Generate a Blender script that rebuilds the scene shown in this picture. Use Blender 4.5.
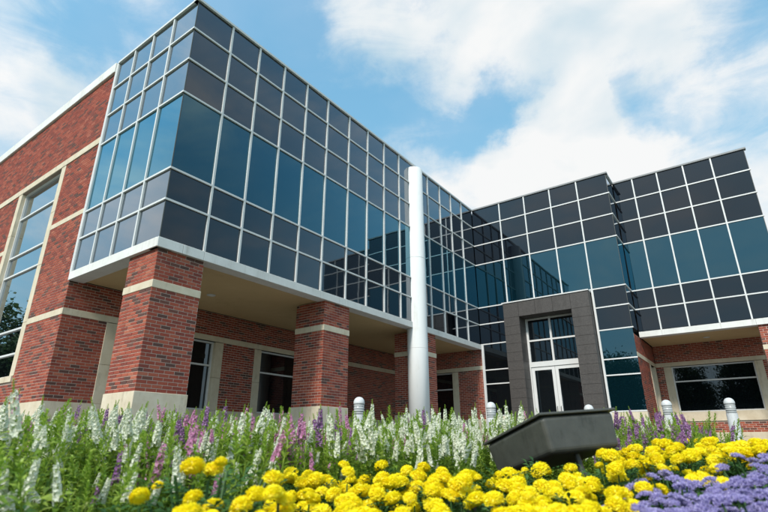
import bpy, math, random
import numpy as np
from mathutils import Vector, Matrix, Euler

random.seed(7)
rng = np.random.default_rng(7)
scn = bpy.context.scene
COL = scn.collection
for o in list(bpy.data.objects):
    bpy.data.objects.remove(o, do_unlink=True)

# ------------------------------------------------------------------ camera
CAM = np.array([8.6746, -4.6562, 0.128])
YAW, PIT, ROL = math.radians(-35.84), math.radians(20.546), math.radians(-0.143)
fw = np.array([math.sin(YAW) * math.cos(PIT), math.cos(YAW) * math.cos(PIT), math.sin(PIT)])
rt = np.array([math.cos(YAW), -math.sin(YAW), 0.0])
up = np.cross(rt, fw)
r2 = math.cos(ROL) * rt + math.sin(ROL) * up
u2 = -math.sin(ROL) * rt + math.cos(ROL) * up
cd = bpy.data.cameras.new('camera')
cam = bpy.data.objects.new('camera', cd)
COL.objects.link(cam)
cam.matrix_world = Matrix(((r2[0], u2[0], -fw[0], CAM[0]), (r2[1], u2[1], -fw[1], CAM[1]),
                           (r2[2], u2[2], -fw[2], CAM[2]), (0, 0, 0, 1)))
cd.lens = 500.44 / 768 * 36
cd.sensor_width = 36
cd.clip_start = 0.05
cd.clip_end = 5000
cd.dof.use_dof = True
cd.dof.focus_distance = 9.0
cd.dof.aperture_fstop = 3.8
scn.camera = cam

# ------------------------------------------------------------------ world, sun, exposure
SUN_DIR = Vector((0.10, -0.80, 0.74)).normalized()      # towards the sun
sun_el = math.asin(SUN_DIR.z)
sun_rot = math.atan2(SUN_DIR.x, SUN_DIR.y)
W = bpy.data.worlds.new('World')
scn.world = W
W.use_nodes = True
nt = W.node_tree
nt.nodes.clear()


def N(t, kind, **kw):
    n = t.nodes.new(kind)
    for k, v in kw.items():
        setattr(n, k, v)
    return n


def M2(t, op, a, b=None, c=None, clamp=False):
    n = N(t, 'ShaderNodeMath', operation=op, use_clamp=clamp)
    for i, v in enumerate((a, b, c)):
        if v is None:
            continue
        if isinstance(v, (int, float)):
            n.inputs[i].default_value = v
        else:
            t.links.new(v, n.inputs[i])
    return n.outputs[0]


def pixdir(px, py):
    d = fw + r2 * (px - 384) / 500.44 - u2 * (py - 256) / 500.44
    return d / np.linalg.norm(d)


sky = N(nt, 'ShaderNodeTexSky', sky_type='NISHITA', sun_disc=False)
sky.sun_elevation = sun_el
sky.sun_rotation = sun_rot
sky.altitude = 100
sky.air_density = 1.0
sky.dust_density = 0.35
sky.ozone_density = 2.5
tc = N(nt, 'ShaderNodeTexCoord')
DIR = tc.outputs['Generated']
nrm = N(nt, 'ShaderNodeVectorMath', operation='NORMALIZE')
nt.links.new(DIR, nrm.inputs[0])
DIR = nrm.outputs[0]


def noise(scale, detail, rough, dist=0.0, off=(0, 0, 0), vec=DIR, squash=(1, 1, 1.7)):
    mp = N(nt, 'ShaderNodeMapping')
    mp.inputs['Location'].default_value = off
    mp.inputs['Scale'].default_value = squash
    nt.links.new(vec, mp.inputs[0])
    n = N(nt, 'ShaderNodeTexNoise')
    n.inputs['Scale'].default_value = scale
    n.inputs['Detail'].default_value = detail
    n.inputs['Roughness'].default_value = rough
    n.inputs['Distortion'].default_value = dist
    nt.links.new(mp.outputs[0], n.inputs['Vector'])
    return n.outputs['Fac']


# billowing edges: the direction is disturbed before the cloud banks are laid out
wn = N(nt, 'ShaderNodeTexNoise')
wn.inputs['Scale'].default_value = 5.5
wn.inputs['Detail'].default_value = 8
wn.inputs['Roughness'].default_value = 0.60
nt.links.new(DIR, wn.inputs['Vector'])
sub = N(nt, 'ShaderNodeVectorMath', operation='SUBTRACT')
nt.links.new(wn.outputs['Color'], sub.inputs[0])
sub.inputs[1].default_value = (.5, .5, .5)
sca = N(nt, 'ShaderNodeVectorMath', operation='SCALE')
nt.links.new(sub.outputs[0], sca.inputs[0])
sca.inputs['Scale'].default_value = 0.26
addv = N(nt, 'ShaderNodeVectorMath', operation='ADD')
nt.links.new(DIR, addv.inputs[0])
nt.links.new(sca.outputs[0], addv.inputs[1])
nw = N(nt, 'ShaderNodeVectorMath', operation='NORMALIZE')
nt.links.new(addv.outputs[0], nw.inputs[0])
DIRW = nw.outputs[0]

big = noise(2.3, 7, 0.55, 0.3, (3.1, 1.7, 0.4))
fine = noise(6.5, 8, 0.62, 0.6, (0.3, 5.2, 2.0), squash=(1, 1, 2.4))
dens = M2(nt, 'ADD', M2(nt, 'MULTIPLY', big, 0.58), M2(nt, 'MULTIPLY', fine, 0.42))
# cloud banks and gaps of this sky, as directions in the world: (pixel, angular radius deg, weight)
BANKS = [(470, 20, 7, .11), (560, 8, 8, .13), (640, 25, 7, .13), (350, 45, 5, .07), (725, 42, 6, .12), (695, 72, 4, .10), (420, 45, 5, .08),
         (577, 95, 3.2, .20), (560, 135, 5.5, .20), (612, 140, 5, .18), (528, 168, 6, .17), (470, 192, 7, .14), (645, 178, 6, .12), (415, 178, 5, .11),
         (725, 190, 7, .10), (20, 150, 8, .08), (95, 78, 4, .06), (15, 10, 4, .07), (60, 110, 4, .05),
         (425, 112, 7, -.12), (462, 138, 5, -.10), (505, 98, 5, -.12), (705, 115, 7, -.14), (650, 90, 4.5, -.08), (262, 22, 7, -.16), (325, 85, 5, -.10), (55, 58, 6, -.07), (110, 32, 5, -.09), (742, 2, 4, -.18)]
acc = dens
for (px, py, rad, wt) in BANKS:
    c = pixdir(px, py)
    dp = N(nt, 'ShaderNodeVectorMath', operation='DOT_PRODUCT')
    nt.links.new(DIRW, dp.inputs[0])
    dp.inputs[1].default_value = tuple(c)
    mr = N(nt, 'ShaderNodeMapRange', interpolation_type='SMOOTHSTEP')
    mr.inputs['From Min'].default_value = math.cos(math.radians(rad * 1.35))
    mr.inputs['From Max'].default_value = math.cos(math.radians(rad * 0.35))
    mr.inputs['To Min'].default_value = 0.0
    mr.inputs['To Max'].default_value = wt
    nt.links.new(dp.outputs['Value'], mr.inputs['Value'])
    acc = M2(nt, 'ADD', acc, mr.outputs[0])
mask = N(nt, 'ShaderNodeMapRange', interpolation_type='SMOOTHSTEP')
mask.inputs['From Min'].default_value = 0.37
mask.inputs['From Max'].default_value = 0.72
mask.inputs['To Min'].default_value = 0.17
nt.links.new(acc, mask.inputs['Value'])
bgs = N(nt, 'ShaderNodeBackground')
bgs.inputs['Strength'].default_value = 0.15
gain = N(nt, 'ShaderNodeMix', data_type='RGBA', blend_type='MULTIPLY')
gain.inputs[0].default_value = 1.0
nt.links.new(sky.outputs[0], gain.inputs['A'])
gain.inputs['B'].default_value = (1.15, 3.25, 4.5, 1)
# soft shoulder so the hazy horizon does not outshine the clouds: x / (1 + k x)
k1 = N(nt, 'ShaderNodeVectorMath', operation='MULTIPLY_ADD')
nt.links.new(gain.outputs['Result'], k1.inputs[0])
k1.inputs[1].default_value = (.215, .19, .165)
k1.inputs[2].default_value = (1, 1, 1)
k2 = N(nt, 'ShaderNodeVectorMath', operation='DIVIDE')
nt.links.new(gain.outputs['Result'], k2.inputs[0])
nt.links.new(k1.outputs[0], k2.inputs[1])
# the veiled sun's aureole: sky and cloud brighten smoothly towards it
sd = N(nt, 'ShaderNodeVectorMath', operation='DOT_PRODUCT')
nt.links.new(DIR, sd.inputs[0])
sd.inputs[1].default_value = tuple(SUN_DIR)
glow = M2(nt, 'MULTIPLY_ADD', M2(nt, 'POWER', M2(nt, 'MAXIMUM', sd.outputs['Value'], 0.0), 2.0), 1.1, 1.0)
k3 = N(nt, 'ShaderNodeVectorMath', operation='SCALE')
nt.links.new(k2.outputs[0], k3.inputs[0])
nt.links.new(glow, k3.inputs['Scale'])
nt.links.new(k3.outputs[0], bgs.inputs['Color'])
shade = N(nt, 'ShaderNodeValToRGB')
shade.color_ramp.elements[0].position = 0.36
shade.color_ramp.elements[0].color = (0.60, 0.75, 0.84, 1)
shade.color_ramp.elements[1].position = 0.57
shade.color_ramp.elements[1].color = (0.95, 0.96, 0.96, 1)
nt.links.new(noise(3.2, 5, 0.5, 0.2, (7, 2, 5)), shade.inputs[0])
bgc = N(nt, 'ShaderNodeBackground')
bgc.inputs['Strength'].default_value = 0.80
k4 = N(nt, 'ShaderNodeVectorMath', operation='SCALE')
nt.links.new(shade.outputs[0], k4.inputs[0])
nt.links.new(glow, k4.inputs['Scale'])
nt.links.new(k4.outputs[0], bgc.inputs['Color'])
mix = N(nt, 'ShaderNodeMixShader')
nt.links.new(mask.outputs[0], mix.inputs[0])
nt.links.new(bgs.outputs[0], mix.inputs[1])
nt.links.new(bgc.outputs[0], mix.inputs[2])
wo = N(nt, 'ShaderNodeOutputWorld')
nt.links.new(mix.outputs[0], wo.inputs[0])

sl = bpy.data.lights.new('sun', 'SUN')
sl.energy = 3.1
sl.angle = math.radians(9)
sl.color = (1.0, 0.95, 0.87)
so = bpy.data.objects.new('sun', sl)
COL.objects.link(so)
so.rotation_euler = SUN_DIR.to_track_quat('Z', 'Y').to_euler()
so.location = (0, -20, 40)
so['kind'] = 'structure'

scn.view_settings.view_transform = 'Standard'
scn.view_settings.look = 'None'
scn.view_settings.gamma = 1
scn.view_settings.exposure = 0.3
scn.view_settings.use_curve_mapping = False
scn.render.resolution_x, scn.render.resolution_y = 1024, 683

# ------------------------------------------------------------------ materials
MATS = {}


def mat(name, col, rough=0.6, spec=0.5, ior=1.5, metal=0.0):
    m = bpy.data.materials.new(name)
    m.use_nodes = True
    b = m.node_tree.nodes['Principled BSDF']
    b.inputs['Base Color'].default_value = (*col, 1)
    b.inputs['Roughness'].default_value = rough
    b.inputs['IOR'].default_value = ior
    b.inputs['Metallic'].default_value = metal
    b.inputs['Specular IOR Level'].default_value = spec
    MATS[name] = m
    return m, m.node_tree, b


def tnoise(t, scale, detail=4, rough=0.6, coord='Object', stretch=(1, 1, 1)):
    c = N(t, 'ShaderNodeTexCoord')
    if coord == 'World':
        g = N(t, 'ShaderNodeNewGeometry')
        src = g.outputs['Position']
    else:
        src = c.outputs[coord]
    mp = N(t, 'ShaderNodeMapping')
    mp.inputs['Scale'].default_value = stretch
    t.links.new(src, mp.inputs[0])
    n = N(t, 'ShaderNodeTexNoise')
    n.inputs['Scale'].default_value = scale
    n.inputs['Detail'].default_value = detail
    n.inputs['Roughness'].default_value = rough
    t.links.new(mp.outputs[0], n.inputs['Vector'])
    return n.outputs['Fac']


def ramp(t, fac, stops, interp='LINEAR'):
    r = N(t, 'ShaderNodeValToRGB')
    r.color_ramp.interpolation = interp
    e = r.color_ramp.elements
    while len(e) < len(stops):
        e.new(0.5)
    for x, (p, c) in zip(e, stops):
        x.position = p
        x.color = (*c, 1)
    t.links.new(fac, r.inputs[0])
    return r.outputs[0]


def bump(t, b, h, strength, dist):
    n = N(t, 'ShaderNodeBump')
    n.inputs['Strength'].default_value = strength
    n.inputs['Distance'].default_value = dist
    t.links.new(h, n.inputs['Height'])
    t.links.new(n.outputs[0], b.inputs['Normal'])


def noisy(name, c0, c1, scale, rough=0.7, bs=0.2, bd=0.004, detail=6, coord='World', stretch=(1, 1, 1), spec=0.4):
    m, t, b = mat(name, c0, rough, spec)
    f = tnoise(t, scale, detail, 0.62, coord, stretch)
    t.links.new(ramp(t, f, [(0.3, c0), (0.72, c1)]), b.inputs['Base Color'])
    if bs:
        bump(t, b, tnoise(t, scale * 6, 4, 0.6, coord), bs, bd)
    return m


def weather(name, amount=0.25, scale=3.0):
    """faint rain streaks and blotches, run into the base colour"""
    m = MATS[name]
    t = m.node_tree
    b = t.nodes['Principled BSDF']
    src = b.inputs['Base Color'].links[0].from_socket
    st = tnoise(t, scale, 5, 0.65, 'World', (3.0, 3.0, .22))
    bl = tnoise(t, scale * .6, 6, 0.7, 'World')
    f = M2(t, 'MULTIPLY', st, bl)
    mx = N(t, 'ShaderNodeMix', data_type='RGBA', blend_type='MULTIPLY')
    mx.inputs[0].default_value = 1.0
    t.links.new(src, mx.inputs['A'])
    lo = 1 - amount
    t.links.new(ramp(t, f, [(0.14, (1.04, 1.04, 1.04)), (0.30, (1, 1, 1)), (0.42, (lo, lo * .98, lo * .95))]), mx.inputs['B'])
    t.links.new(mx.outputs['Result'], b.inputs['Base Color'])


# brick: one colour per brick
m, t, b = mat('brick', (0.3, 0.08, 0.06), 0.8, 0.3)
g = N(t, 'ShaderNodeNewGeometry')
oi = N(t, 'ShaderNodeObjectInfo')
f = M2(t, 'FRACT', M2(t, 'ADD', g.outputs['Random Per Island'], oi.outputs['Random']))
colr = ramp(t, f, [(0.0, (.285, .061, .036)), (.14, (.33, .076, .043)), (.30, (.24, .052, .033)), (.44, (.355, .092, .052)),
                   (.57, (.295, .066, .038)), (.72, (.205, .050, .034)), (.83, (.105, .050, .039)), (.915, (.15, .060, .043)), (.965, (.385, .12, .070))], 'CONSTANT')
mx = N(t, 'ShaderNodeMix', data_type='RGBA', blend_type='MULTIPLY')
mx.inputs[0].default_value = 0.6
t.links.new(colr, mx.inputs['A'])
t.links.new(ramp(t, tnoise(t, 60, 4, 0.65, 'World'), [(0.3, (.62, .6, .6)), (.7, (1.15, 1.12, 1.1))]), mx.inputs['B'])
t.links.new(mx.outputs['Result'], b.inputs['Base Color'])
bump(t, b, tnoise(t, 130, 3, 0.6, 'World'), 0.25, 0.003)
noisy('mortar', (.50, .38, .31), (.60, .47, .39), 9, 0.9, 0.2)
noisy('stone', (.52, .43, .30), (.63, .55, .42), 3.5, 0.8, 0.15)
noisy('limestone', (.60, .58, .54), (.70, .685, .65), 2.5, 0.7, 0.08)
noisy('white_paint', (.58, .57, .55), (.66, .65, .63), 1.5, 0.42, 0)
noisy('grey_trim', (.20, .20, .20), (.26, .26, .26), 3, 0.6, 0)
noisy('column_paint', (.68, .68, .665), (.76, .76, .745), 1.2, 0.85, 0, spec=.15)
noisy('soffit', (.54, .39, .20), (.59, .435, .23), 1.2, 0.85, 0.05)
noisy('granite', (.040, .035, .032), (.078, .068, .062), 26, 0.5, 0.1, 0.001)
noisy('dark_core', (.010, .011, .012), (.014, .015, .016), 2, 0.9, 0)
noisy('roofing', (.30, .29, .27), (.36, .35, .33), 2, 0.9, 0.2)
noisy('pavement', (.13, .12, .11), (.19, .175, .16), 3, 0.85, 0.2)
noisy('kerb', (.46, .44, .40), (.55, .52, .48), 5, 0.85, 0.2)
noisy('grass', (.035, .075, .015), (.07, .12, .03), 6, 0.9, 0.5, 0.03)
noisy('soil', (.022, .013, .008), (.065, .038, .022), 22, 0.95, 0.9, 0.03)
noisy('dark_bronze', (.050, .050, .043), (.072, .072, .062), 14, 0.42, 0.12, 0.002)
noisy('bark', (.07, .05, .035), (.14, .10, .07), 8, 0.9, 0.6, 0.02, stretch=(1, 1, .25))
noisy('black_rubber', (.012, .012, .012), (.02, .02, .02), 8, 0.6, 0)
noisy('bollard_white', (.50, .50, .49), (.58, .58, .57), 3, 0.4, 0)


for nm_, am_, sc_ in (('stone', .28, 3.5), ('limestone', .22, 2.5), ('column_paint', .14, 2.0), ('bollard_white', .30, 9.0), ('mortar', .35, 1.5),
                      ('brick', .18, 1.1), ('granite', .30, 2.0), ('dark_bronze', .35, 12.0), ('soffit', .10, 1.0)):
    weather(nm_, am_, sc_)


def glass(name, col, rough, ior, wave=0.02, wscale=1.3, tint=(1, 1, 1)):
    m, t, b = mat(name, col, rough, 0.5, ior)
    b.inputs['Specular Tint'].default_value = (*tint, 1)
    oi = N(t, 'ShaderNodeObjectInfo')
    mx = N(t, 'ShaderNodeMix', data_type='RGBA', blend_type='MULTIPLY')
    mx.inputs[0].default_value = 1
    mx.inputs['A'].default_value = (*col, 1)
    t.links.new(ramp(t, oi.outputs['Random'], [(0, (.75, .75, .78)), (1, (1.25, 1.25, 1.2))]), mx.inputs['B'])
    t.links.new(mx.outputs['Result'], b.inputs['Base Color'])
    if wave:
        bump(t, b, tnoise(t, wscale, 2, 0.4, 'World'), wave, 0.05)
    return m




def igu(name, col, tint, f0, power, rough):
    """sealed double glazing: several surfaces reflect, so reflectance climbs faster with angle than for one pane"""
    m, t, b = mat(name, col, 0.4, 0.0)
    oi = N(t, 'ShaderNodeObjectInfo')
    mx = N(t, 'ShaderNodeMix', data_type='RGBA', blend_type='MULTIPLY')
    mx.inputs[0].default_value = 1
    mx.inputs['A'].default_value = (*col, 1)
    t.links.new(ramp(t, oi.outputs['Random'], [(0, (.7, .7, .72)), (1, (1.3, 1.3, 1.25))]), mx.inputs['B'])
    t.links.new(mx.outputs['Result'], b.inputs['Base Color'])
    gl = N(t, 'ShaderNodeBsdfGlossy')
    gl.inputs['Color'].default_value = (*tint, 1)
    gl.inputs['Roughness'].default_value = rough
    bp = N(t, 'ShaderNodeBump')
    bp.inputs['Strength'].default_value = 0.022
    bp.inputs['Distance'].default_value = 0.05
    t.links.new(tnoise(t, 1.3, 2, 0.4, 'World'), bp.inputs['Height'])
    t.links.new(bp.outputs[0], gl.inputs['Normal'])
    lw = N(t, 'ShaderNodeLayerWeight')
    lw.inputs['Blend'].default_value = 0.5
    fac = M2(t, 'MULTIPLY_ADD', M2(t, 'POWER', lw.outputs['Facing'], power), 1 - f0, f0, clamp=True)
    ms = N(t, 'ShaderNodeMixShader')
    t.links.new(fac, ms.inputs[0])
    t.links.new(b.outputs[0], ms.inputs[1])
    t.links.new(gl.outputs[0], ms.inputs[2])
    t.links.new(ms.outputs[0], t.nodes['Material Output'].inputs['Surface'])


igu('vision_glass', (.0015, .009, .013), (.44, .82, 1.0), 0.080, 2.1, 0.012)
igu('spandrel_glass', (.0035, .0045, .007), (.84, .92, 1.0), 0.034, 2.15, 0.03)
igu('window_glass', (.003, .0045, .006), (.90, .96, 1.0), 0.045, 1.85, 0.012)
glass('lens_glass', (.30, .31, .31), 0.15, 1.5, 0)


def petal(name, stops, trans=0.25, rough=0.6, hue=None):
    m = bpy.data.materials.new(name)
    m.use_nodes = True
    t = m.node_tree
    t.nodes.clear()
    g = N(t, 'ShaderNodeNewGeometry')
    oi = N(t, 'ShaderNodeObjectInfo')
    f = M2(t, 'FRACT', M2(t, 'ADD', g.outputs['Random Per Island'], oi.outputs['Random']))
    c = ramp(t, f, stops)
    d = N(t, 'ShaderNodeBsdfDiffuse')
    tr = N(t, 'ShaderNodeBsdfTranslucent')
    gl = N(t, 'ShaderNodeBsdfGlossy')
    gl.inputs['Roughness'].default_value = 0.45
    gl.inputs['Color'].default_value = (1, 1, 1, 1)
    t.links.new(c, d.inputs[0])
    t.links.new(c, tr.inputs[0])
    a = N(t, 'ShaderNodeMixShader')
    a.inputs[0].default_value = trans
    t.links.new(d.outputs[0], a.inputs[1])
    t.links.new(tr.outputs[0], a.inputs[2])
    b2 = N(t, 'ShaderNodeMixShader')
    b2.inputs[0].default_value = 0.03
    t.links.new(a.outputs[0], b2.inputs[1])
    t.links.new(gl.outputs[0], b2.inputs[2])
    o = N(t, 'ShaderNodeOutputMaterial')
    t.links.new(b2.outputs[0], o.inputs[0])
    MATS[name] = m
    return m


petal('marigold_petal', [(0, (.88, .66, .006)), (.35, (.93, .79, .010)), (1, (.95, .85, .020))], 0.25)
petal('white_petal', [(0, (.66, .68, .52)), (1, (.84, .84, .72))], 0.3)
petal('purple_petal', [(0, (.20, .09, .22)), (.6, (.33, .15, .33)), (1, (.50, .30, .50))], 0.3)
petal('pink_petal', [(0, (.50, .17, .35)), (1, (.68, .36, .52))], 0.3)
petal('ageratum_petal', [(0, (.30, .25, .52)), (.6, (.46, .40, .68)), (1, (.66, .60, .82))], 0.35)
petal('bright_leaf', [(0, (.11, .20, .016)), (.5, (.20, .32, .028)), (1, (.37, .46, .075))], 0.45)
petal('dark_leaf', [(0, (.022, .070, .014)), (.6, (.042, .11, .022)), (1, (.075, .16, .035))], 0.25)
petal('bud_green', [(0, (.20, .34, .03)), (1, (.38, .50, .07))], 0.35)
petal('tree_leaf', [(0, (.025, .055, .012)), (1, (.07, .12, .03))], 0.3)

# ------------------------------------------------------------------ mesh helpers
BOX_V = np.array([(x, y, z) for x in (0, 1) for y in (0, 1) for z in (0, 1)], float)
BOX_F = [(0, 1, 3, 2), (4, 6, 7, 5), (0, 4, 5, 1), (2, 3, 7, 6), (0, 2, 6, 4), (1, 5, 7, 3)]


class Geo:
    def __init__(s):
        s.v, s.f, s.m, s.n = [], [], [], 0

    def add(s, V, F, mi=0):
        s.v.append(np.asarray(V, float))
        k = s.n
        s.f.extend([tuple(i + k for i in f) for f in F])
        s.m.extend([mi] * len(F))
        s.n += len(V)

    def box(s, x0, x1, y0, y1, z0, z1, mi=0):
        s.add(BOX_V * (x1 - x0, y1 - y0, z1 - z0) + (x0, y0, z0), BOX_F, mi)

    def tube(s, pts, rad, n=8, cap=True, mi=0):
        pts = [np.asarray(p, float) for p in pts]
        rings = []
        for i, p in enumerate(pts):
            a = pts[max(i - 1, 0)]
            c = pts[min(i + 1, len(pts) - 1)]
            d = (c - a) / (np.linalg.norm(c - a) + 1e-12)
            h = np.array([0, 0, 1.]) if abs(d[2]) < .9 else np.array([1., 0, 0])
            e1 = np.cross(d, h)
            e1 /= np.linalg.norm(e1)
            e2 = np.cross(d, e1)
            ang = np.arange(n) * 2 * math.pi / n
            rings.append(p + rad[i] * (np.cos(ang)[:, None] * e1 + np.sin(ang)[:, None] * e2))
        F = []
        for i in range(len(pts) - 1):
            for j in range(n):
                F.append((i * n + j, i * n + (j + 1) % n, (i + 1) * n + (j + 1) % n, (i + 1) * n + j))
        if cap:
            F.append(tuple(range(n)))
            F.append(tuple((len(pts) - 1) * n + j for j in reversed(range(n))))
        s.add(np.concatenate(rings), F, mi)

    def lathe(s, prof, n=24, at=(0, 0, 0), mi=0):
        ang = np.arange(n) * 2 * math.pi / n
        V = np.concatenate([np.stack([r * np.cos(ang), r * np.sin(ang), np.full(n, z)], -1) for r, z in prof]) + np.array(at)
        F = []
        for i in range(len(prof) - 1):
            for j in range(n):
                F.append((i * n + j, i * n + (j + 1) % n, (i + 1) * n + (j + 1) % n, (i + 1) * n + j))
        F.append(tuple(reversed(range(n))))
        F.append(tuple((len(prof) - 1) * n + j for j in range(n)))
        s.add(V, F, mi)

    def mesh(s, name, mats, smooth=False):
        me = bpy.data.meshes.new(name)
        V = np.concatenate(s.v) if s.v else np.zeros((0, 3))
        me.from_pydata(V.tolist(), [], s.f)
        for x in ([mats] if isinstance(mats, str) else mats):
            me.materials.append(MATS[x])
        if not isinstance(mats, str):
            me.polygons.foreach_set('material_index', s.m)
        if smooth:
            me.polygons.foreach_set('use_smooth', [True] * len(me.polygons))
        me.update()
        return me

    def build(s, name, mats, parent=None, smooth=False, loc=None):
        return link(name, s.mesh(name, mats, smooth), parent, loc)


def link(name, data, parent=None, loc=None, rot=None, scale=None):
    o = bpy.data.objects.new(name, data)
    COL.objects.link(o)
    if parent is not None:
        o.parent = parent
    if loc is not None:
        o.location = loc
    if rot is not None:
        o.rotation_euler = rot
    if scale is not None:
        o.scale = (scale,) * 3 if isinstance(scale, (int, float)) else scale
    return o


def tag(o, label=None, cat=None, group=None, kind=None):
    for k, v in (('label', label), ('category', cat), ('group', group), ('kind', kind)):
        if v:
            o[k] = v
    return o


def bevel(o, w, seg=2):
    md = o.modifiers.new('bevel', 'BEVEL')
    md.width = w
    md.segments = seg
    md.limit_method = 'ANGLE'
    return o


# ------------------------------------------------------------------ terrain
F2 = np.array([math.sin(YAW), math.cos(YAW)])
R2 = np.array([math.cos(YAW), -math.sin(YAW)])


def bed_xy(d, s):
    return CAM[:2] + d * F2 + s * R2


def bed_g(d, s):
    z = -0.365 + 0.10 * (d - 1.5) + 0.10 * min(max(s, 0), 2.0)
    return max(-0.55, min(-0.19, z))


G = Geo()
ax = sorted(set([-1500, -700, -300, -120, -60, -35, -20, -14] + [x * 0.5 for x in range(-20, 41)] + [24, 32, 50, 90, 200, 500, 1500]))
V = []
for X in ax:
    for Y in ax:
        q = np.array([X, Y]) - CAM[:2]
        d, s = q @ F2, q @ R2
        V.append((X, Y, (bed_g(d, s) - 0.05) if d < 5.0 else -0.10))
n = len(ax)
G.add(V, [(i * n + j, (i + 1) * n + j, (i + 1) * n + j + 1, i * n + j + 1) for i in range(n - 1) for j in range(n - 1)])
tag(G.build('ground', 'grass', smooth=True), 'green lawn ground under the whole place', 'ground', kind='structure')

G = Geo()
ds = np.linspace(0.25, 5.34, 46)
ss = np.linspace(-5.2, 4.2, 70)
V = [(*bed_xy(d, s), bed_g(d, s) + 0.012 * math.sin(d * 13 + s * 3) + 0.012 * math.sin(s * 17 - d * 5) - .012) for d in ds for s in ss]
n = len(ss)
G.add(V, [(i * n + j, (i + 1) * n + j, (i + 1) * n + j + 1, i * n + j + 1) for i in range(len(ds) - 1) for j in range(n - 1)])
tag(G.build('flower_bed_soil', 'soil', smooth=True), 'dark mulched soil of the flower bed', 'soil', kind='structure')


def slab(name, mt, d0, d1, s0, s1, z0, z1, label, cat):
    G = Geo()
    P = [bed_xy(d0, s0), bed_xy(d1, s0), bed_xy(d1, s1), bed_xy(d0, s1)]
    G.add([(*p, z0) for p in P] + [(*p, z1) for p in P],
          [(0, 1, 2, 3), (7, 6, 5, 4), (4, 5, 1, 0), (5, 6, 2, 1), (6, 7, 3, 2), (7, 4, 0, 3)])
    return tag(G.build(name, mt), label, cat, kind='structure')


slab('pavement', 'pavement', 5.52, 34, -26, 26, -0.2, 0.0, 'pale concrete pavement in front of the building', 'pavement')
slab('kerb', 'kerb', 5.36, 5.51, -26, 26, -0.2, 0.012, 'pale concrete kerb behind the flower bed', 'kerb')

# ------------------------------------------------------------------ the building
H = 3.85                                   # height of the upper glazing's bottom line
Z = [6.0, 5.156, 4.281, 3.394, 1.522, 0.818, 0.0]
ZL = [z + H for z in Z]                    # row lines, top to bottom
L_, M_ = 14.03, 15.12                      # planes of the far wing: front part, recessed part
A_ = [0.0, .985, 1.854, 2.726, 3.609, 4.501, 5.50, 6.44, 7.347, 8.247, 9.22, 10.2, 11.13, 12.037, 12.97, L_]
B_ = [0.0, -.929, -1.82, -2.689, -3.541]
C_ = [0.0, 1.30, 2.40, 3.478, 4.552, 5.669]
D_ = [5.669, 6.40, 7.265, 8.143, 9.028, 10.055]
BLD = link('office_building', None, None, (0, 0, 0))
tag(BLD, 'two storey red brick office building with dark glass curtain walls and white mullions', 'building')


class Plane:
    """a facade plane: u along it, o outward, z up"""

    def __init__(s, axis, pos):
        s.axis, s.pos = axis, pos           # 'x+' : plane x=pos facing +x (u = y);  'y-' : plane y=pos facing -y (u = x)

    def b(s, G, u0, u1, o0, o1, z0, z1, mi=0):
        u0, u1 = min(u0, u1), max(u0, u1)
        if s.axis == 'x+':
            G.box(s.pos + o0, s.pos + o1, u0, u1, z0, z1, mi)
        else:
            G.box(u0, u1, s.pos - o1, s.pos - o0, z0, z1, mi)

    def piece(s, name, mt, parent, u0, u1, o0, o1, z0, z1, tilt=0.0, bev=0):
        u0, u1 = min(u0, u1), max(u0, u1)
        c = s.pt((u0 + u1) / 2, (o0 + o1) / 2, (z0 + z1) / 2)
        G = Geo()
        hu, ho, hz = (u1 - u0) / 2, (o1 - o0) / 2, (z1 - z0) / 2
        if s.axis == 'x+':
            G.box(-ho, ho, -hu, hu, -hz, hz)
        else:
            G.box(-hu, hu, -ho, ho, -hz, hz)
        rot = None
        if tilt:
            a, b_ = rng.normal(0, tilt, 2)
            rot = (0, a, b_) if s.axis == 'x+' else (a, 0, b_)
        o = G.build(name, mt, parent, loc=c)
        if rot:
            o.rotation_euler = rot
        if bev:
            bevel(o, bev)
        return o

    def pt(s, u, o, z):
        return (s.pos + o, u, z) if s.axis == 'x+' else (u, s.pos - o, z)


TILT = 0.0034
MW = 0.046                                  # mullion width


def curtain(label, pl, us, zs, kinds, skip=(), butt_lo=False, butt_hi=False, ext_lo=0.0, ext_hi=0.0, mull=None, top=True, first=True, trim='white_paint'):
    us = sorted(us)
    G = Geo()
    pl.b(G, us[0] + .03, us[-1] - .03, -.16, -.04, zs[-1] + .004, zs[0] - .02)
    root = G.build('curtain_wall', 'dark_core', BLD)
    tag(root, label)
    for i in range(len(us) - 1):
        for j in range(len(zs) - 1):
            a = us[i] + (.012 if (i == 0 and butt_lo) else .02)
            c = us[i + 1] - (.012 if (i == len(us) - 2 and butt_hi) else .02)
            pl.piece('pane', {'v': 'vision_glass', 's': 'spandrel_glass', 'w': 'window_glass'}[kinds[j]], root, a, c, -.030, -.004,
                     zs[j + 1] + .02, zs[j] - .02, TILT)
    for i, u in enumerate(us):
        if i in skip or (i == 0 and butt_lo) or (i == len(us) - 1 and butt_hi):
            continue
        pl.piece('mullion', 'white_paint', root, u - MW / 2, u + MW / 2, -.035, .033, zs[-1] + .003, zs[0] - .032)
    for j, z in enumerate(zs):
        if j == 0 and top:
            pl.piece('roof_trim', trim, root, us[0] - ext_lo, us[-1] + ext_hi, -.12, .05, z - .03, z + .03)
            continue
        if (j == len(zs) - 1 and not mull) or (j == 0 and not first):
            continue
        pl.piece('transom', 'white_paint', root, us[0] - ext_lo * .5, us[-1] + ext_hi * .5, -.034, .030, z - .021, z + .021)
    return root


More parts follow.
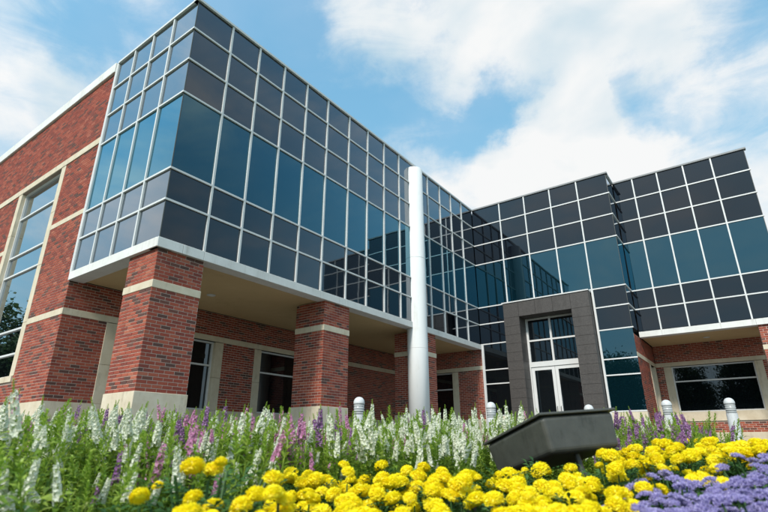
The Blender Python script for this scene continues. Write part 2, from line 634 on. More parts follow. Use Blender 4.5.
kin = ['s', 's', 's', 'v', 's', 's']
PA, PB, PC, PD = Plane('x+', 0.0), Plane('y-', 0.0), Plane('y-', L_), Plane('y-', M_)
wa = curtain('dark glass curtain wall receding behind the white column', PA, A_, ZL, kin, skip=(10, 15), butt_lo=True, ext_lo=0.058)
wb = curtain('pale reflecting glass curtain wall beside the brick wall', PB, B_, ZL, kin, butt_hi=True, ext_hi=-.0)
wc = curtain('dark glass curtain wall above the stone portico', PC, C_, ZL[:5], kin, trim='grey_trim', skip=(0,), butt_hi=True, ext_hi=0.058, mull=True)
curtain('dark spandrel glass left of the portico head', PC, [0.0, 1.24], ZL[4:], ['s', 's'], skip=(0, 1), top=False, mull=True, first=False)
curtain('dark spandrel glass right of the portico head', PC, [4.552, C_[-1]], ZL[4:], ['s', 's'], skip=(0,), butt_hi=True, ext_hi=0.058, top=False, mull=True, first=False)
wd = curtain('dark glass curtain wall of the set back right bay', PD, D_, ZL, kin, trim='grey_trim', butt_hi=True, skip=(0,), ext_hi=0.058)
ws = curtain('narrow return of the glass wall at the step', Plane('x+', C_[-1]), [L_ + .035, M_], ZL, kin, skip=(0, 1), butt_lo=True, ext_lo=-.03)
# corner beads where glass meets glass
for (x, y) in ((-.002, .002), (C_[-1] - .002, L_ + .002), (D_[-1] - .002, M_ + .002)):
    G = Geo()
    G.box(x - .012, x + .004, y - .004, y + .012, ZL[-1], ZL[0] - .05)
    tag(G.build('corner_bead', 'dark_bronze', BLD))
# lower glazing of the far wing, left and right of the portico
zlow = [ZL[-1], H - 1.02, H - 1.56, H - 2.74]
curtain('dark ground floor glazing left of the portico', PC, [0.10, 1.24], zlow, ['w', 'w', 'w'], top=False, mull=True, skip=(1,), first=False)
curtain('teal ground floor glazing right of the portico', PC, [4.552, C_[-1]], zlow, ['v', 'v', 'v'], top=False, mull=True, butt_hi=True, skip=(0,), first=False)
for (u0, u1) in ((0.07, 1.24), (4.52, C_[-1])):
    PC.piece('stone_base', 'stone', BLD, u0, u1, -.2, .03, 0.0, H - 2.77)
PC.piece('glazing_edge', 'white_paint', BLD, .03, .10, -.2, .05, 0.0, H - .03)
# heavier mullion down the right of the portico
PC.piece('mullion', 'white_paint', BLD, 4.515, 4.585, -.04, .05, 0.0, H + 1.49)

# solid bodies behind the skins
G = Geo()
G.box(-3.54, -.17, .17, L_ + .2, H - .05, H + 5.9)
G.box(-12.2, -3.95, .45, L_ + 12, 0, H + 5.7)
G.box(-3.95, C_[-1] - .17, L_ + .3, L_ + 12, H - .05, H + 5.9)
G.box(C_[-1] - .17, D_[-1] - .02, M_ + .2, L_ + 12, H - .05, H + 5.9)
G.box(-3.55, C_[-1] - .35, L_ + .75, L_ + 12, 0, H - .06)
G.box(C_[-1] - .35, D_[-1] - .03, 17.9, L_ + 12, 0, H - .06)
G.build('building_core', 'dark_core', BLD)
G = Geo()
G.box(-3.6, -.1, .1, L_ + 12, H + 5.90, H + 5.97)
G.box(-.1, D_[-1] - .1, M_ + .1, L_ + 12, H + 5.90, H + 5.97)
G.box(-12.2, -3.6, .2, L_ + 12, H + 5.72, H + 5.90)
G.build('roof', 'roofing', BLD)


# beams (white fascia) with panel joints
def beam(pl, u0, u1, cuts, label):
    G = Geo()
    pl.b(G, u0, u1, -.30, .015, H - .195, H - .012)
    root = G.build('fascia_beam', 'limestone', BLD)
    tag(root, label)
    us = [u0] + [c for c in sorted(cuts) if u0 + .05 < c < u1 - .05] + [u1]
    for a, c in zip(us[:-1], us[1:]):
        bevel(pl.piece('fascia_panel', 'limestone', root, a + .003, c - .003, .0155, .045, H - .20, H - .004), .004, 1)
    return root


acuts = [.5, .985, 2.726, 4.501, 5.50, 7.347, 8.6, 9.9, 11.13, 12.97]
beam(PA, -.044, L_ - .06, acuts, 'white fascia beam along the underside of the receding glass wall')
beam(PB, -3.60, -.016, [-.5, -1.0, -1.82, -2.689], 'white fascia beam under the pale glass wall')
beam(PD, C_[-1] + .0, D_[-1], [6.4, 8.143, 9.1], 'white fascia beam under the set back bay')
# soffits
G = Geo()
G.box(-3.54, -.31, .31, L_ + .0, H - .17, H - .06)
tag(G.build('soffit', 'soffit', BLD), 'tan soffit over the pillared walkway')
G = Geo()
G.box(C_[-1] + .01, D_[-1] - .02, M_ + .31, 17.75, H - .17, H - .06)
tag(G.build('soffit', 'soffit', BLD), 'tan soffit over the right window recess')
for (x, y) in ((-2.07, 2.71), (-2.07, 7.4), (7.6, 16.6)):
    G = Geo()
    G.lathe([(.11, H - .172), (.11, H - .185), (.085, H - .19), (.08, H - .176), (.02, H - .174)], 20, (x, y, 0))
    G.build('downlight', 'white_paint', BLD, smooth=True)

# ---- brickwork
BRICKS = []        # (owner, axis, (x0,x1,y0,y1,z0,z1))
JT = 0.0125
BL = 0.2032


def lay(owner, pl, u0, u1, z0, z1, holes=(), proud=.006, start=0.0, course=.0677):
    n = max(1, round((z1 - z0) / course))
    ch = (z1 - z0) / n
    for k in range(n):
        za, zb = z0 + k * ch + JT / 2, z0 + (k + 1) * ch - JT / 2
        u = u0 - ((BL / 2 if k % 2 else 0) + start)
        while u < u1:
            a, c = max(u, u0), min(u + BL - JT, u1)
            u += BL
            segs = [(a, c)]
            for (h0, h1, g0, g1) in holes:
                if zb > g0 and za < g1:
                    ns = []
                    for (p, q) in segs:
                        if q <= h0 or p >= h1:
                            ns.append((p, q))
                        else:
                            if p < h0:
                                ns.append((p, h0))
                            if q > h1:
                                ns.append((h1, q))
                    segs = ns
            for (p, q) in segs:
                if q - p < .025:
                    continue
                w = proud + random.uniform(-.0012, .0012)
                if pl.axis == 'x+':
                    BRICKS.append((owner, 'x', (pl.pos - .012, pl.pos + w, p, q, za, zb)))
                else:
                    BRICKS.append((owner, 'y', (p, q, pl.pos - w, pl.pos + .012, za, zb)))


def brick_wall(label, pl, u0, u1, z0, z1, holes, thick=.24, parts=True):
    """mortar body with openings (holes share no u range), bricks laid on its face"""
    G = Geo()
    us = sorted(holes)
    cur = u0
    for (h0, h1, g0, g1) in us:
        if h0 > cur:
            pl.b(G, cur, h0, -thick, 0, z0, z1)
        if g0 > z0:
            pl.b(G, h0, h1, -thick, 0, z0, g0)
        if g1 < z1:
            pl.b(G, h0, h1, -thick, 0, g1, z1)
        cur = h1
    if cur < u1:
        pl.b(G, cur, u1, -thick, 0, z0, z1)
    o = G.build('brick_wall', 'mortar', BLD)
    tag(o, label)
    return o


def window(label, pl, u0, u1, z0, z1, transoms=(), mullions=(), jamb=.22, sill=.14, head=.0, jl=True, jr=True, jz0=None, joints=(), depth=.11):
    G = Geo()
    pl.b(G, u0 - .02, u1 + .02, -.30, -depth - .05, z0 - .02, z1 + .02)
    root = G.build('window', 'dark_core', BLD)
    tag(root, label)
    fwid = .045
    for (a, c, e, f_) in ((u0, u1, z0, z0 + fwid), (u0, u1, z1 - fwid, z1)):
        pl.piece('frame', 'white_paint', root, a, c, -depth - .06, -depth + .022, e, f_)
    for (a, c) in ((u0, u0 + fwid), (u1 - fwid, u1)):
        pl.piece('frame', 'white_paint', root, a, c, -depth - .06, -depth + .020, z0 + fwid, z1 - fwid)
    zz = [z0 + fwid] + sorted(transoms) + [z1 - fwid]
    uu = [u0 + fwid] + sorted(mullions) + [u1 - fwid]
    for zt in transoms:
        pl.piece('transom', 'white_paint', root, u0 + fwid, u1 - fwid, -depth - .06, -depth + .017, zt - .024, zt + .024)
    for i in range(len(uu) - 1):
        for j in range(len(zz) - 1):
            e0 = .024 if j > 0 else 0
            e1 = .024 if j < len(zz) - 2 else 0
            pl.piece('pane', 'window_glass', root, uu[i] + .002, uu[i + 1] - .002, -depth - .05, -depth - .03,
                     zz[j] + e0 + .001, zz[j + 1] - e1 - .001, .001)
    jz0 = z0 if jz0 is None else jz0
    for on, a, c in ((jl, u0 - jamb - .03, u0), (jr, u1, u1 + jamb + .03)):
        if on:
            zs = [jz0] + list(joints) + [z1 + head]
            for e, f_ in zip(zs[:-1], zs[1:]):
                bevel(pl.piece('stone_jamb', 'stone', root, a, c, -.22, .018, e + .003, f_ - .003), .004, 1)
    if sill:
        pl.piece('sill', 'stone', root, u0 - jamb, u1 + jamb, -.22, .045, z0 - sill, z0 - .002)
    return root


BT = H - 2.86     # top of the stone base
B0, B1 = H - .98, H - .83   # string course


def band(pl, u0, u1, z0, z1, o=.014, name='string_course'):
    return bevel(pl.piece(name, 'stone', BLD, u0, u1, -.2, o, z0, z1), .004, 1)


# left brick wall, plane y = 0
hB = (-8.62, -5.52, H - 2.34, H + 3.50)
bw = brick_wall('tall red brick wall with a stone framed window on the left', PB, -12.2, -3.60, 0, H + 5.72, [hB])
lay(bw, PB, -12.2, -3.612, BT, B0, [hB])
lay(bw, PB, -12.2, -3.612, B1, H + 1.54, [hB])
lay(bw, PB, -12.2, -3.612, H + 1.68, H + 3.50, [hB])
lay(bw, PB, -12.2, -3.612, H + 3.69, H + 5.72, [])
PB.piece('stone_base', 'stone', BLD, -12.2, -3.60 + .02, -.2, .02, 0, BT)
band(PB, -5.52, -3.60 + .014, B0, B1)
band(PB, -12.2, -8.62, B0, B1)
band(PB, -5.52, -3.60, H + 1.54, H + 1.68)
band(PB, -12.2, -8.62, H + 1.54, H + 1.68)
band(PB, -12.2, -3.60, H + 3.50, H + 3.69, .03)
x = -12.2
while x < -3.7:
    x2 = min(x + 1.43, -3.60)
    bevel(PB.piece('coping', 'limestone', BLD, x + .003, x2 - .003, -.35, .07, H + 5.72, H + 6.03), .01, 1)
    x = x2
window('tall window with cream stone surround in the left brick wall', PB, -8.40, -5.74, H - 2.20, H + 3.50,
       [H + 2.64, H + 1.37, H + .75, H - .95, H - 1.60], jamb=.22, joints=[H - .9, H + .6, H + 2.1])
# small returns where wall meets glass
G = Geo()
G.box(-3.62, -3.545, -.04, .3, H + .0, H + 6.0)
G.build('glazing_edge', 'white_paint', BLD)

# wall behind the pillars, plane x = -3.55, facing +x
PW = Plane('x+', -3.60)
h1, h2 = (1.03, 4.34, H - 2.86, H - .98), (5.55, 8.80, H - 2.86, H - .98)
bw = brick_wall('shaded brick wall behind the pillars', PW, 0.241, L_, 0, H - .17, [h1, h2])
lay(bw, PW, -.006, L_ - .01, BT, B0, [h1, h2], start=.1)
lay(bw, PW, -.006, L_ - .01, B1, H - .175, [], start=.1)
PW.piece('stone_base', 'stone', BLD, .2, L_, -.2, .02, 0, BT)
band(PW, .2, L_, B0, B1)
for (h, nm) in ((h1, 'window with stone jambs behind the corner pillar'), (h2, 'window with stone jambs behind the second pillar')):
    window(nm, PW, h[0] + .24, h[1] - .24, H - 2.86, H - .99, [H - 1.65], jamb=.24, sill=0, joints=[H - 1.98])

# end wall under the overhang, plane y = L_, facing -y
hE = (-3.2, -1.12, H - 2.86, H - .98)
bw = brick_wall('brick end wall under the overhang next to the portico', PC, -3.59, .06, 0, H - .17, [hE], thick=.2)
lay(bw, PC, -3.59, .03, BT, B0, [hE])
lay(bw, PC, -3.59, .03, B1, H - .175, [])
PC.piece('stone_base', 'stone', BLD, -3.57, .03, -.19, .02, 0, BT)
band(PC, -3.58, .03, B0, B1)
window('window in the brick end wall next to the portico', PC, -2.96, -1.36, H - 2.86, H - .99, [H - 1.65], jamb=.24, sill=0)

# right recess
PS = Plane('x+', C_[-1] - .02)
hS = (16.25, 17.5, H - 3.7, H - .98)
bw = brick_wall('brick side wall of the right recess', PS, L_ + .08, 17.6, 0, H - .2, [hS], thick=.2)
lay(bw, PS, L_ + .08, 17.6, .45, B0, [hS])
lay(bw, PS, L_ + .08, 17.6, B1, H - .205, [])
PS.piece('stone_base', 'stone', BLD, L_ + .07, 16.2, -.18, .02, 0, .45)
band(PS, L_ + .07, 17.6, B0, B1)
window('narrow glazed door in the side wall of the right recess', PS, 16.47, 17.3, H - 3.7, H - .99, [H - 1.65], jamb=.2, sill=0)
PR = Plane('y-', 17.6)
hR = (5.95, 9.02, H - 3.0, H - .98)
bw = brick_wall('brick back wall of the right recess', PR, C_[-1], D_[-1] - .03, 0, H - .17, [hR], thick=.25)
lay(bw, PR, C_[-1], D_[-1] - .03, .47, B0, [hR])
lay(bw, PR, C_[-1], D_[-1] - .03, B1, H - .175, [])
PR.piece('stone_base', 'stone', BLD, C_[-1], D_[-1] - .03, -.2, .03, 0, .47)
band(PR, C_[-1], D_[-1] - .03, B0, B1)
window('wide window with transom in the right recess', PR, 6.17, 8.80, H - 2.66, H - .99, [H - 1.55], [7.44], jamb=.22, sill=.33)


# pillars
def pillar(label, x0, x1, y0, y1, ztop, zbase=BT, faces='xy'):
    G = Geo()
    G.box(x0, x1, y0, y1, 0, ztop)
    o = G.build('brick_pillar', 'mortar', BLD)
    tag(o, label)
    px, py = Plane('x+', x1), Plane('y-', y0)
    for (a, c) in ((zbase, B0), (B1, ztop - .004)):
        lay(o, px, y0 - .006, y1, a, c)
        lay(o, py, x0, x1 - .011, a, c, start=.1)
    G = Geo()
    G.box(x0 - .022, x1 + .022, y0 - .022, y1 + .022, 0.0, zbase)
    bevel(G.build('stone_base', 'stone', o), .006, 1)
    G = Geo()
    G.box(x0 - .016, x1 + .016, y0 - .016, y1 + .016, B0, B1)
    bevel(G.build('string_course', 'stone', o), .005, 1)
    return o


P1 = pillar('red brick corner pillar nearest the camera', -1.06, -.04, .04, 1.05, H - .196)
P2 = pillar('second red brick pillar along the walkway', -1.06, -.04, 4.75, 5.75, H - .196)
P3 = pillar('third red brick pillar behind the white column', -1.06, -.04, 9.44, 10.45, H - .196)
P4 = pillar('red brick pier at the right end of the building', 9.13, D_[-1] - .02, M_ + .03, M_ + 1.0, H - .196)

near = sorted([b_ for b_ in BRICKS if b_[0] is P1],
              key=lambda q: (q[2][0] + q[2][1]) * -0.4 + math.dist(((q[2][0] + q[2][1]) / 2, (q[2][2] + q[2][3]) / 2, (q[2][4] + q[2][5]) / 2), CAM))[:296]
near_ids = {id(q) for q in near}
cache = {}
for q in near:
    x0, x1, y0, y1, z0, z1 = q[2]
    key = (q[1], round(x1 - x0, 2 if q[1] == 'x' else 3), round(y1 - y0, 3 if q[1] == 'x' else 2), round(z1 - z0, 4))
    if key not in cache:
        G = Geo()
        G.box(-(x1 - x0) / 2, (x1 - x0) / 2, -(y1 - y0) / 2, (y1 - y0) / 2, -(z1 - z0) / 2, (z1 - z0) / 2)
        cache[key] = G.mesh('brick', 'brick')
    link('brick', cache[key], P1, ((x0 + x1) / 2, (y0 + y1) / 2, (z0 + z1) / 2))
VV, FF = [], []
random.shuffle(BRICKS)
k = 0
for q in BRICKS:
    if id(q) in near_ids:
        continue
    x0, x1, y0, y1, z0, z1 = q[2]
    VV.append(BOX_V * (x1 - x0, y1 - y0, z1 - z0) + (x0, y0, z0))
    FF.extend([tuple(i + k for i in f) for f in BOX_F])
    k += 8
G = Geo()
G.add(np.concatenate(VV), FF)
tag(G.build('brick_facing', 'brick', BLD), kind='stuff')

# white round column on the receding glass wall
G = Geo()
G.lathe([(.335, 0.0), (.335, 3.0), (.333, H + 5.76), (.31, H + 5.79)], 40, (0.0, 9.22, 0))
cm = G.build('round_column', 'column_paint', BLD, smooth=True)
tag(cm, 'tall white round column rising to the roof')
for z in (3.0, 6.1):
    G = Geo()
    G.lathe([(.3365, z), (.3375, z + .004), (.3375, z + .010), (.3365, z + .014)], 40, (0.0, 9.22, 0))
    G.build('joint_ring', 'white_paint', cm, smooth=True)

# portico
G = Geo()
YF = L_ - .40
G.box(1.255, 1.83, YF + .02, L_ + .32, 0, H + 1.40)
G.box(3.85, 4.47, YF + .02, L_ + .32, 0, H + 1.40)
G.box(1.83, 3.85, YF + .02, L_ + .32, H + .86, H + 1.40)
port = G.build('portico', 'black_rubber', BLD)
tag(port, 'dark granite portico framing the entrance doors')
PP = Plane('y-', YF)
nz = 14
for (a, c) in ((1.235, 1.85), (3.83, 4.49)):
    for i in range(nz):
        z0, z1 = i * (H + .84) / nz, (i + 1) * (H + .84) / nz
        G = Geo()
        G.box(a, c, YF, L_ + .33, z0 + .002, z1 - .002)
        bevel(G.build('granite_slab', 'granite', port), .004, 1)
xs = [1.235, 1.85, 2.51, 3.17, 3.83, 4.49]
for a, c in zip(xs[:-1], xs[1:]):
    G = Geo()
    G.box(a + .003, c - .003, YF, L_ + .33, H + .842, H + 1.42)
    bevel(G.build('granite_slab', 'granite', port), .004, 1)
G = Geo()
G.box(1.20, 4.51, YF - .03, L_ - .036, H + 1.423, H + 1.465)
G.build('cap_flashing', 'white_paint', port)
# entrance screen and doors
YD = L_ + .27
PE = Plane('y-', YD)
G = Geo()
G.box(1.83, 3.85, YD + .12, YD + .16, 0, H + .9)
ent = G.build('entrance_screen', 'dark_core', BLD)
tag(ent, 'white framed glazed screen above the entrance doors')
for (a, c) in ((1.85, 1.93), (2.755, 2.825), (3.74, 3.83)):
    PE.piece('mullion', 'white_paint', ent, a, c, -.06, .05, H - .84, H + .84)
for z in (H - .03, H + .80):
    PE.piece('transom', 'white_paint', ent, 1.93, 3.74, -.06, .045, z - .03, z + .03)
PE.piece('door_head', 'white_paint', ent, 1.85, 3.83, -.06, .06, H - 1.03, H - .842)
for (a, c) in ((1.93, 2.755), (2.825, 3.74)):
    for (e, f_) in ((H - .84, H - .06), (H + .0, H + .77)):
        PE.piece('pane', 'window_glass', ent, a + .002, c - .002, -.03, -.01, e + .002, f_ - .002, .001)
PE.piece('door_jamb', 'white_paint', ent, 1.85, 1.90, -.06, .055, 0, H - 1.032)
PE.piece('door_jamb', 'white_paint', ent, 3.78, 3.83, -.06, .055, 0, H - 1.032)
for (a, c, side) in ((1.905, 2.785, 1), (2.795, 3.775, -1)):
    G = Geo()
    for (p, q, e, f_) in ((a, a + .115, .02, H - 1.04), (c - .115, c, .02, H - 1.04), (a + .115, c - .115, .02, .25), (a + .115, c - .115, H - 1.16, H - 1.04)):
        PE.b(G, p, q, -.03, .03, e, f_)
    door = G.build('door', 'white_paint', BLD)
    tag(door, 'left white framed glass entrance door' if side > 0 else 'right white framed glass entrance door')
    PE.piece('pane', 'window_glass', door, a + .11, c - .11, -.012, .006, .25, H - 1.16, .001)
    hx = (c - .06) if side > 0 else (a + .06)
    G = Geo()
    G.tube([(hx, YD - .03, .9), (hx, YD - .08, .92), (hx, YD - .08, 1.35), (hx, YD - .03, 1.37)], [.012] * 4, 8)
    G.build('handle', 'dark_bronze', door, smooth=True)

# ------------------------------------------------------------------ bollards
def bollard(xy, h, label):
    root = link('bollard_light', None, None, (xy[0], xy[1], 0.0))
    tag(root, label, 'bollard', 'white bollard lights in front of the building')
    R = .098
    for nm, mt, prof in (('shaft', 'bollard_white', [(R + .015, 0), (R + .015, .02), (R, .025), (R, h - .30)]),
                         ('lens', 'lens_glass', [(R * .92, h - .30), (R * .92, h - .125)]),
                         ('dome_cap', 'bollard_white', [(R, h - .125), (R, h - .10), (R * .97, h - .075), (R * .85, h - .045), (R * .62, h - .018), (R * .33, h - .004), (.012, h)])):
        G = Geo()
        G.lathe(prof, 28)
        G.build(nm, mt, root, smooth=(nm != 'shaft'))
    for k in range(4):
        G = Geo()
        z = h - .275 + k * .042
        G.lathe([(R * .90, z), (R * .99, z - .006), (R * .99, z - .001), (R * .90, z + .006)], 28)
        G.build('louvre', 'bollard_white', root, smooth=True)
    return root


bollard((2.95, 2.51), .90, 'white domed bollard light right of the second brick pillar')
bollard((4.31, 5.01), .90, 'white domed bollard light left of the granite portico')
bollard((5.68, 6.95), .90, 'white domed bollard light whose dome shows just above the dark floodlight')
bollard((7.10, 7.45), .96, 'white domed bollard light in front of the left edge of the recess window')
bollard((8.165, 7.95), .98, 'rightmost white domed bollard light standing clear of the tall flowers')

# ------------------------------------------------------------------ floodlight in the bed
fc = np.array([7.7847, -2.0591, -3.6439 + 3.85])
FR = np.array([[0.5598, -0.7942, -0.2362], [0.8256, 0.5591, 0.0769], [0.071, -0.2381, 0.9686]])
wd_, hd_, td_, kd_ = .415, .520, .170, .91
g0 = bed_g(2.5, .55)
root = link('floodlight', None, None, (float(fc[0]), float(fc[1]), g0))
tag(root, 'dark grey metal floodlight box tilted among the marigolds', 'floodlight')


def fl(p):
    return fc + FR @ np.array(p) - np.array([fc[0], fc[1], g0])


def frust(a, c, z0, z1, k0, k1, name, mt, bev, seg=3):
    G = Geo()
    V = [fl((sx * a / 2 * k0, sy * c / 2 * k0, z0)) for sx, sy in ((-1, -1), (1, -1), (1, 1), (-1, 1))] + \
        [fl((sx * a / 2 * k1, sy * c / 2 * k1, z1)) for sx, sy in ((-1, -1), (1, -1), (1, 1), (-1, 1))]
    G.add(V, [(3, 2, 1, 0), (4, 5, 6, 7), (0, 1, 5, 4), (1, 2, 6, 5), (2, 3, 7, 6), (3, 0, 4, 7)])
    o = G.build(name, mt, root)
    bevel(o, bev, seg)
    return o


frust(wd_, hd_, -td_, -.012, kd_, .985, 'housing', 'dark_bronze', .022, 4)
frust(wd_ + .012, hd_ + .012, -.0115, .0, 1, 1, 'rim', 'dark_bronze', .003, 2)
frust(wd_ - .05, hd_ - .05, .0005, .006, 1, 1, 'lens', 'window_glass', .002, 1)
for sy in (-1, 1):
    G = Geo()
    p0, p1 = fl((0, sy * hd_ * .30, -td_ + .004)), fl((0, sy * hd_ * .30, -td_ - .09))
    G.tube([p0, p1], [.014, .014], 10)
    G.build('yoke_arm', 'dark_bronze', root)
G = Geo()
G.tube([fl((0, -hd_ * .33, -td_ - .09)), fl((0, hd_ * .33, -td_ - .09))], [.016, .016], 10)
G.tube([fl((0, 0, -td_ - .085)), (fl((0, 0, -td_ - .09))[0], fl((0, 0, -td_ - .09))[1], -.05)], [.022, .026], 12)
G.build('post', 'dark_bronze', root)


# ------------------------------------------------------------------ plants
def unit(v):
    v = np.asarray(v, float)
    return v / (np.linalg.norm(v) + 1e-12)


def leaf(G, p, d, side, L, Wd, bend=0.25, mi=0):
    """pointed leaf: two folded segments"""
    d, side = unit(d), unit(side)
    nrm_ = unit(np.cross(side, d))
    m_ = p + d * L * .5 + nrm_ * L * bend * .3
    e = p + d * L - nrm_ * L * bend * .35
    V = [p, m_ - side * Wd / 2 + nrm_ * Wd * .12, m_, m_ + side * Wd / 2 + nrm_ * Wd * .12, e]
    G.add(V, [(0, 2, 1), (0, 3, 2), (1, 2, 4), (2, 3, 4)], mi)


def marigold_head(seed, R=.0283):
    r = np.random.default_rng(seed)
    G = Geo()
    prof = [(.008, -R * .50), (R * .55, -R * .42), (R * .80, -R * .12), (R * .74, R * .25), (R * .45, R * .48), (.004, R * .56)]
    G.lathe(prof, 14)
    Np = 190
    for i in range(Np):
        th = i * 2.39996 + r.normal(0, .08)
        ph = math.acos(1 - (1 - math.cos(math.radians(112))) * (i + .5) / Np)
        o_ = np.array([math.sin(ph) * math.cos(th), math.sin(ph) * math.sin(th), math.cos(ph)])
        p = o_ * np.array([R, R, R * .70]) * .80
        tang = np.array([math.cos(ph) * math.cos(th), math.cos(ph) * math.sin(th), -math.sin(ph)])
        d = unit(o_ * r.uniform(.45, .9) + tang * r.uniform(.3, .9))
        s_ = unit(np.cross(o_, tang) + .35 * r.normal(0, 1, 3))
        ln, wd2 = R * r.uniform(.22, .32), R * r.uniform(.24, .36)
        n_ = unit(np.cross(s_, d))
        q0, q1 = p - s_ * wd2 * .25, p + s_ * wd2 * .25
        mm = p + d * ln * .65 + n_ * ln * .12
        q2, q3 = mm - s_ * wd2 * .5, mm + s_ * wd2 * .5
        t0 = p + d * ln * .95 - n_ * ln * .20
        q4, q5, q6 = t0 - s_ * wd2 * .42, t0 - d * ln * .10 + n_ * ln * .1, t0 + s_ * wd2 * .42
        G.add([q0, q1, q2, q3, q4, q5, q6], [(0, 1, 3, 2), (2, 3, 5), (2, 5, 4), (3, 6, 5)])
    return G.mesh('flower_head', 'marigold_petal')


def marigold_foliage(seed, R=.15, Hh=.27, nl=62):
    r = np.random.default_rng(seed)
    G = Geo()
    tips = []
    for k in range(9):
        a = k * 2.39996 + r.normal(0, .3)
        rr = R * math.sqrt(r.uniform(.02, .95)) if k else .01
        tip = np.array([rr * math.cos(a), rr * math.sin(a), Hh * (1.06 - .22 * (rr / R) ** 2) + r.normal(0, .018)])
        tips.append(tip)
        G.tube([(0, 0, 0), tip * (.45, .45, .5), tip], [.004, .003, .0026], 5, False)
    for i in range(nl):
        a = i * 2.39996
        rr = R * math.sqrt((i + .5) / nl) * r.uniform(.35, 1.08)
        z = Hh * (1 - .42 * (rr / R) ** 2) * r.uniform(.42, 1.02)
        p = np.array([rr * .7 * math.cos(a), rr * .7 * math.sin(a), z])
        d = unit((math.cos(a + r.normal(0, .5)), math.sin(a + r.normal(0, .5)), r.uniform(-.15, .55)))
        s_ = unit(np.cross(d, (0, 0, 1)))
        ln = r.uniform(.06, .095)
        for j in range(5):
            t_ = (j + 1) / 5
            c = p + d * ln * t_
            w_ = .032 * (1 - .45 * abs(t_ - .55))
            if j < 4:
                for sg in (-1, 1):
                    leaf(G, c, unit(d * .75 + sg * s_), unit(np.cross(np.cross(d, s_), unit(d * .75 + sg * s_))), w_, .011, .2)
            else:
                leaf(G, c, d, s_, .034, .012, .2)
    return G.mesh('foliage', 'dark_leaf'), tips


def angel_foliage(seed, Hh=.45, ns=13, spread=.17):
    r = np.random.default_rng(seed)
    G = Geo()
    tips = []
    for k in range(ns):
        a = k * 2 * math.pi / ns + r.normal(0, .4)
        rr = spread * math.sqrt(r.uniform(.05, 1))
        h = Hh * r.uniform(.58, 1.06)
        p0 = np.array([rr * .25 * math.cos(a), rr * .25 * math.sin(a), 0])
        p2 = np.array([rr * math.cos(a), rr * math.sin(a), h])
        p1 = (p0 + p2) / 2 + np.array([math.cos(a), math.sin(a), 0]) * rr * .18
        G.tube([p0, p1, p2], [.0032, .0028, .0020], 5, False)
        tips.append((p2, unit(p2 - p1 + np.array([0, 0, .12]))))
        nn = 18
        for j in range(nn):
            t_ = .12 + .88 * j / (nn - 1)
            c = (1 - t_) ** 2 * p0 + 2 * t_ * (1 - t_) * p1 + t_ * t_ * p2
            b0 = j * 1.57 + r.normal(0, .3)
            for q in range(2):
                b_ = b0 + q * math.pi
                d = np.array([math.cos(b_), math.sin(b_), r.uniform(.15, .9)])
                leaf(G, c, d, np.cross(d, (0, 0, 1)) + r.normal(0, .15, 3), r.uniform(.05, .085) * (1.1 - .40 * t_), r.uniform(.014, .024), r.uniform(.1, .7))
    return G.mesh('foliage', 'bright_leaf'), tips


def spike(seed, Hs, nf, mt, wid=1.0, name='flower_spike'):
    r = np.random.default_rng(seed)
    G = Geo()
    G.tube([(0, 0, -.01), (0, 0, Hs)], [.0022, .0012], 5, False, 1)
    for i in range(nf):
        t_ = (i + .5) / nf
        z = Hs * .80 * t_
        a = i * 2.39996 + r.normal(0, .25)
        rad = .0145 * wid * (1.05 - .55 * t_)
        out = np.array([math.cos(a), math.sin(a), r.uniform(-.15, .35)])
        c = np.array([0, 0, z]) + out * rad
        sz = .0125 * wid * (1.08 - .5 * t_) * r.uniform(.8, 1.2)
        e1 = unit(np.cross(out, (0, 0, 1)))
        e2 = unit(np.cross(e1, out))
        o_ = unit(out)
        for q in range(5):
            b_ = q * 1.2566 + r.normal(0, .12) + .3
            d = e1 * math.cos(b_) + e2 * math.sin(b_)
            s_ = -e1 * math.sin(b_) + e2 * math.cos(b_)
            k_ = 1.25 if q == 3 else 1.0
            G.add([c - o_ * .003, c + d * sz * .55 - s_ * sz * .42 + o_ * .002, c + d * sz * k_ + o_ * r.uniform(-.002, .003), c + d * sz * .55 + s_ * sz * .42 + o_ * .002],
                  [(0, 1, 2, 3)], 0)
    for i in range(16):
        t_ = i / 16
        a = i * 2.39996
        z = Hs * (.78 + .24 * t_)
        d = np.array([math.cos(a), math.sin(a), .9])
        leaf(G, np.array([0, 0, z]), d, np.cross(d, (0, 0, 1)), .011 * (1.2 - .7 * t_), .006, .3, 1)
    for i in range(8):
        a = i * 2.1
        d = np.array([math.cos(a), math.sin(a), .35])
        leaf(G, np.array([0, 0, Hs * .75 * r.uniform(0, 1)]), d, np.cross(d, (0, 0, 1)), .024, .006, .3, 1)
    return G.mesh(name, [mt, 'bud_green'])


def leafy_tip(seed):
    r = np.random.default_rng(seed)
    G = Geo()
    G.tube([(0, 0, -.01), (0, 0, .09)], [.002, .001], 5, False)
    for i in range(26):
        a = i * 2.39996
        t_ = i / 26
        d = np.array([math.cos(a), math.sin(a), .5 + 1.2 * t_])
        leaf(G, np.array([0, 0, .085 * t_]), d, np.cross(d, (0, 0, 1)), .036 * (1.1 - .7 * t_), .009, .3)
    return G.mesh('leafy_tip', 'bud_green')


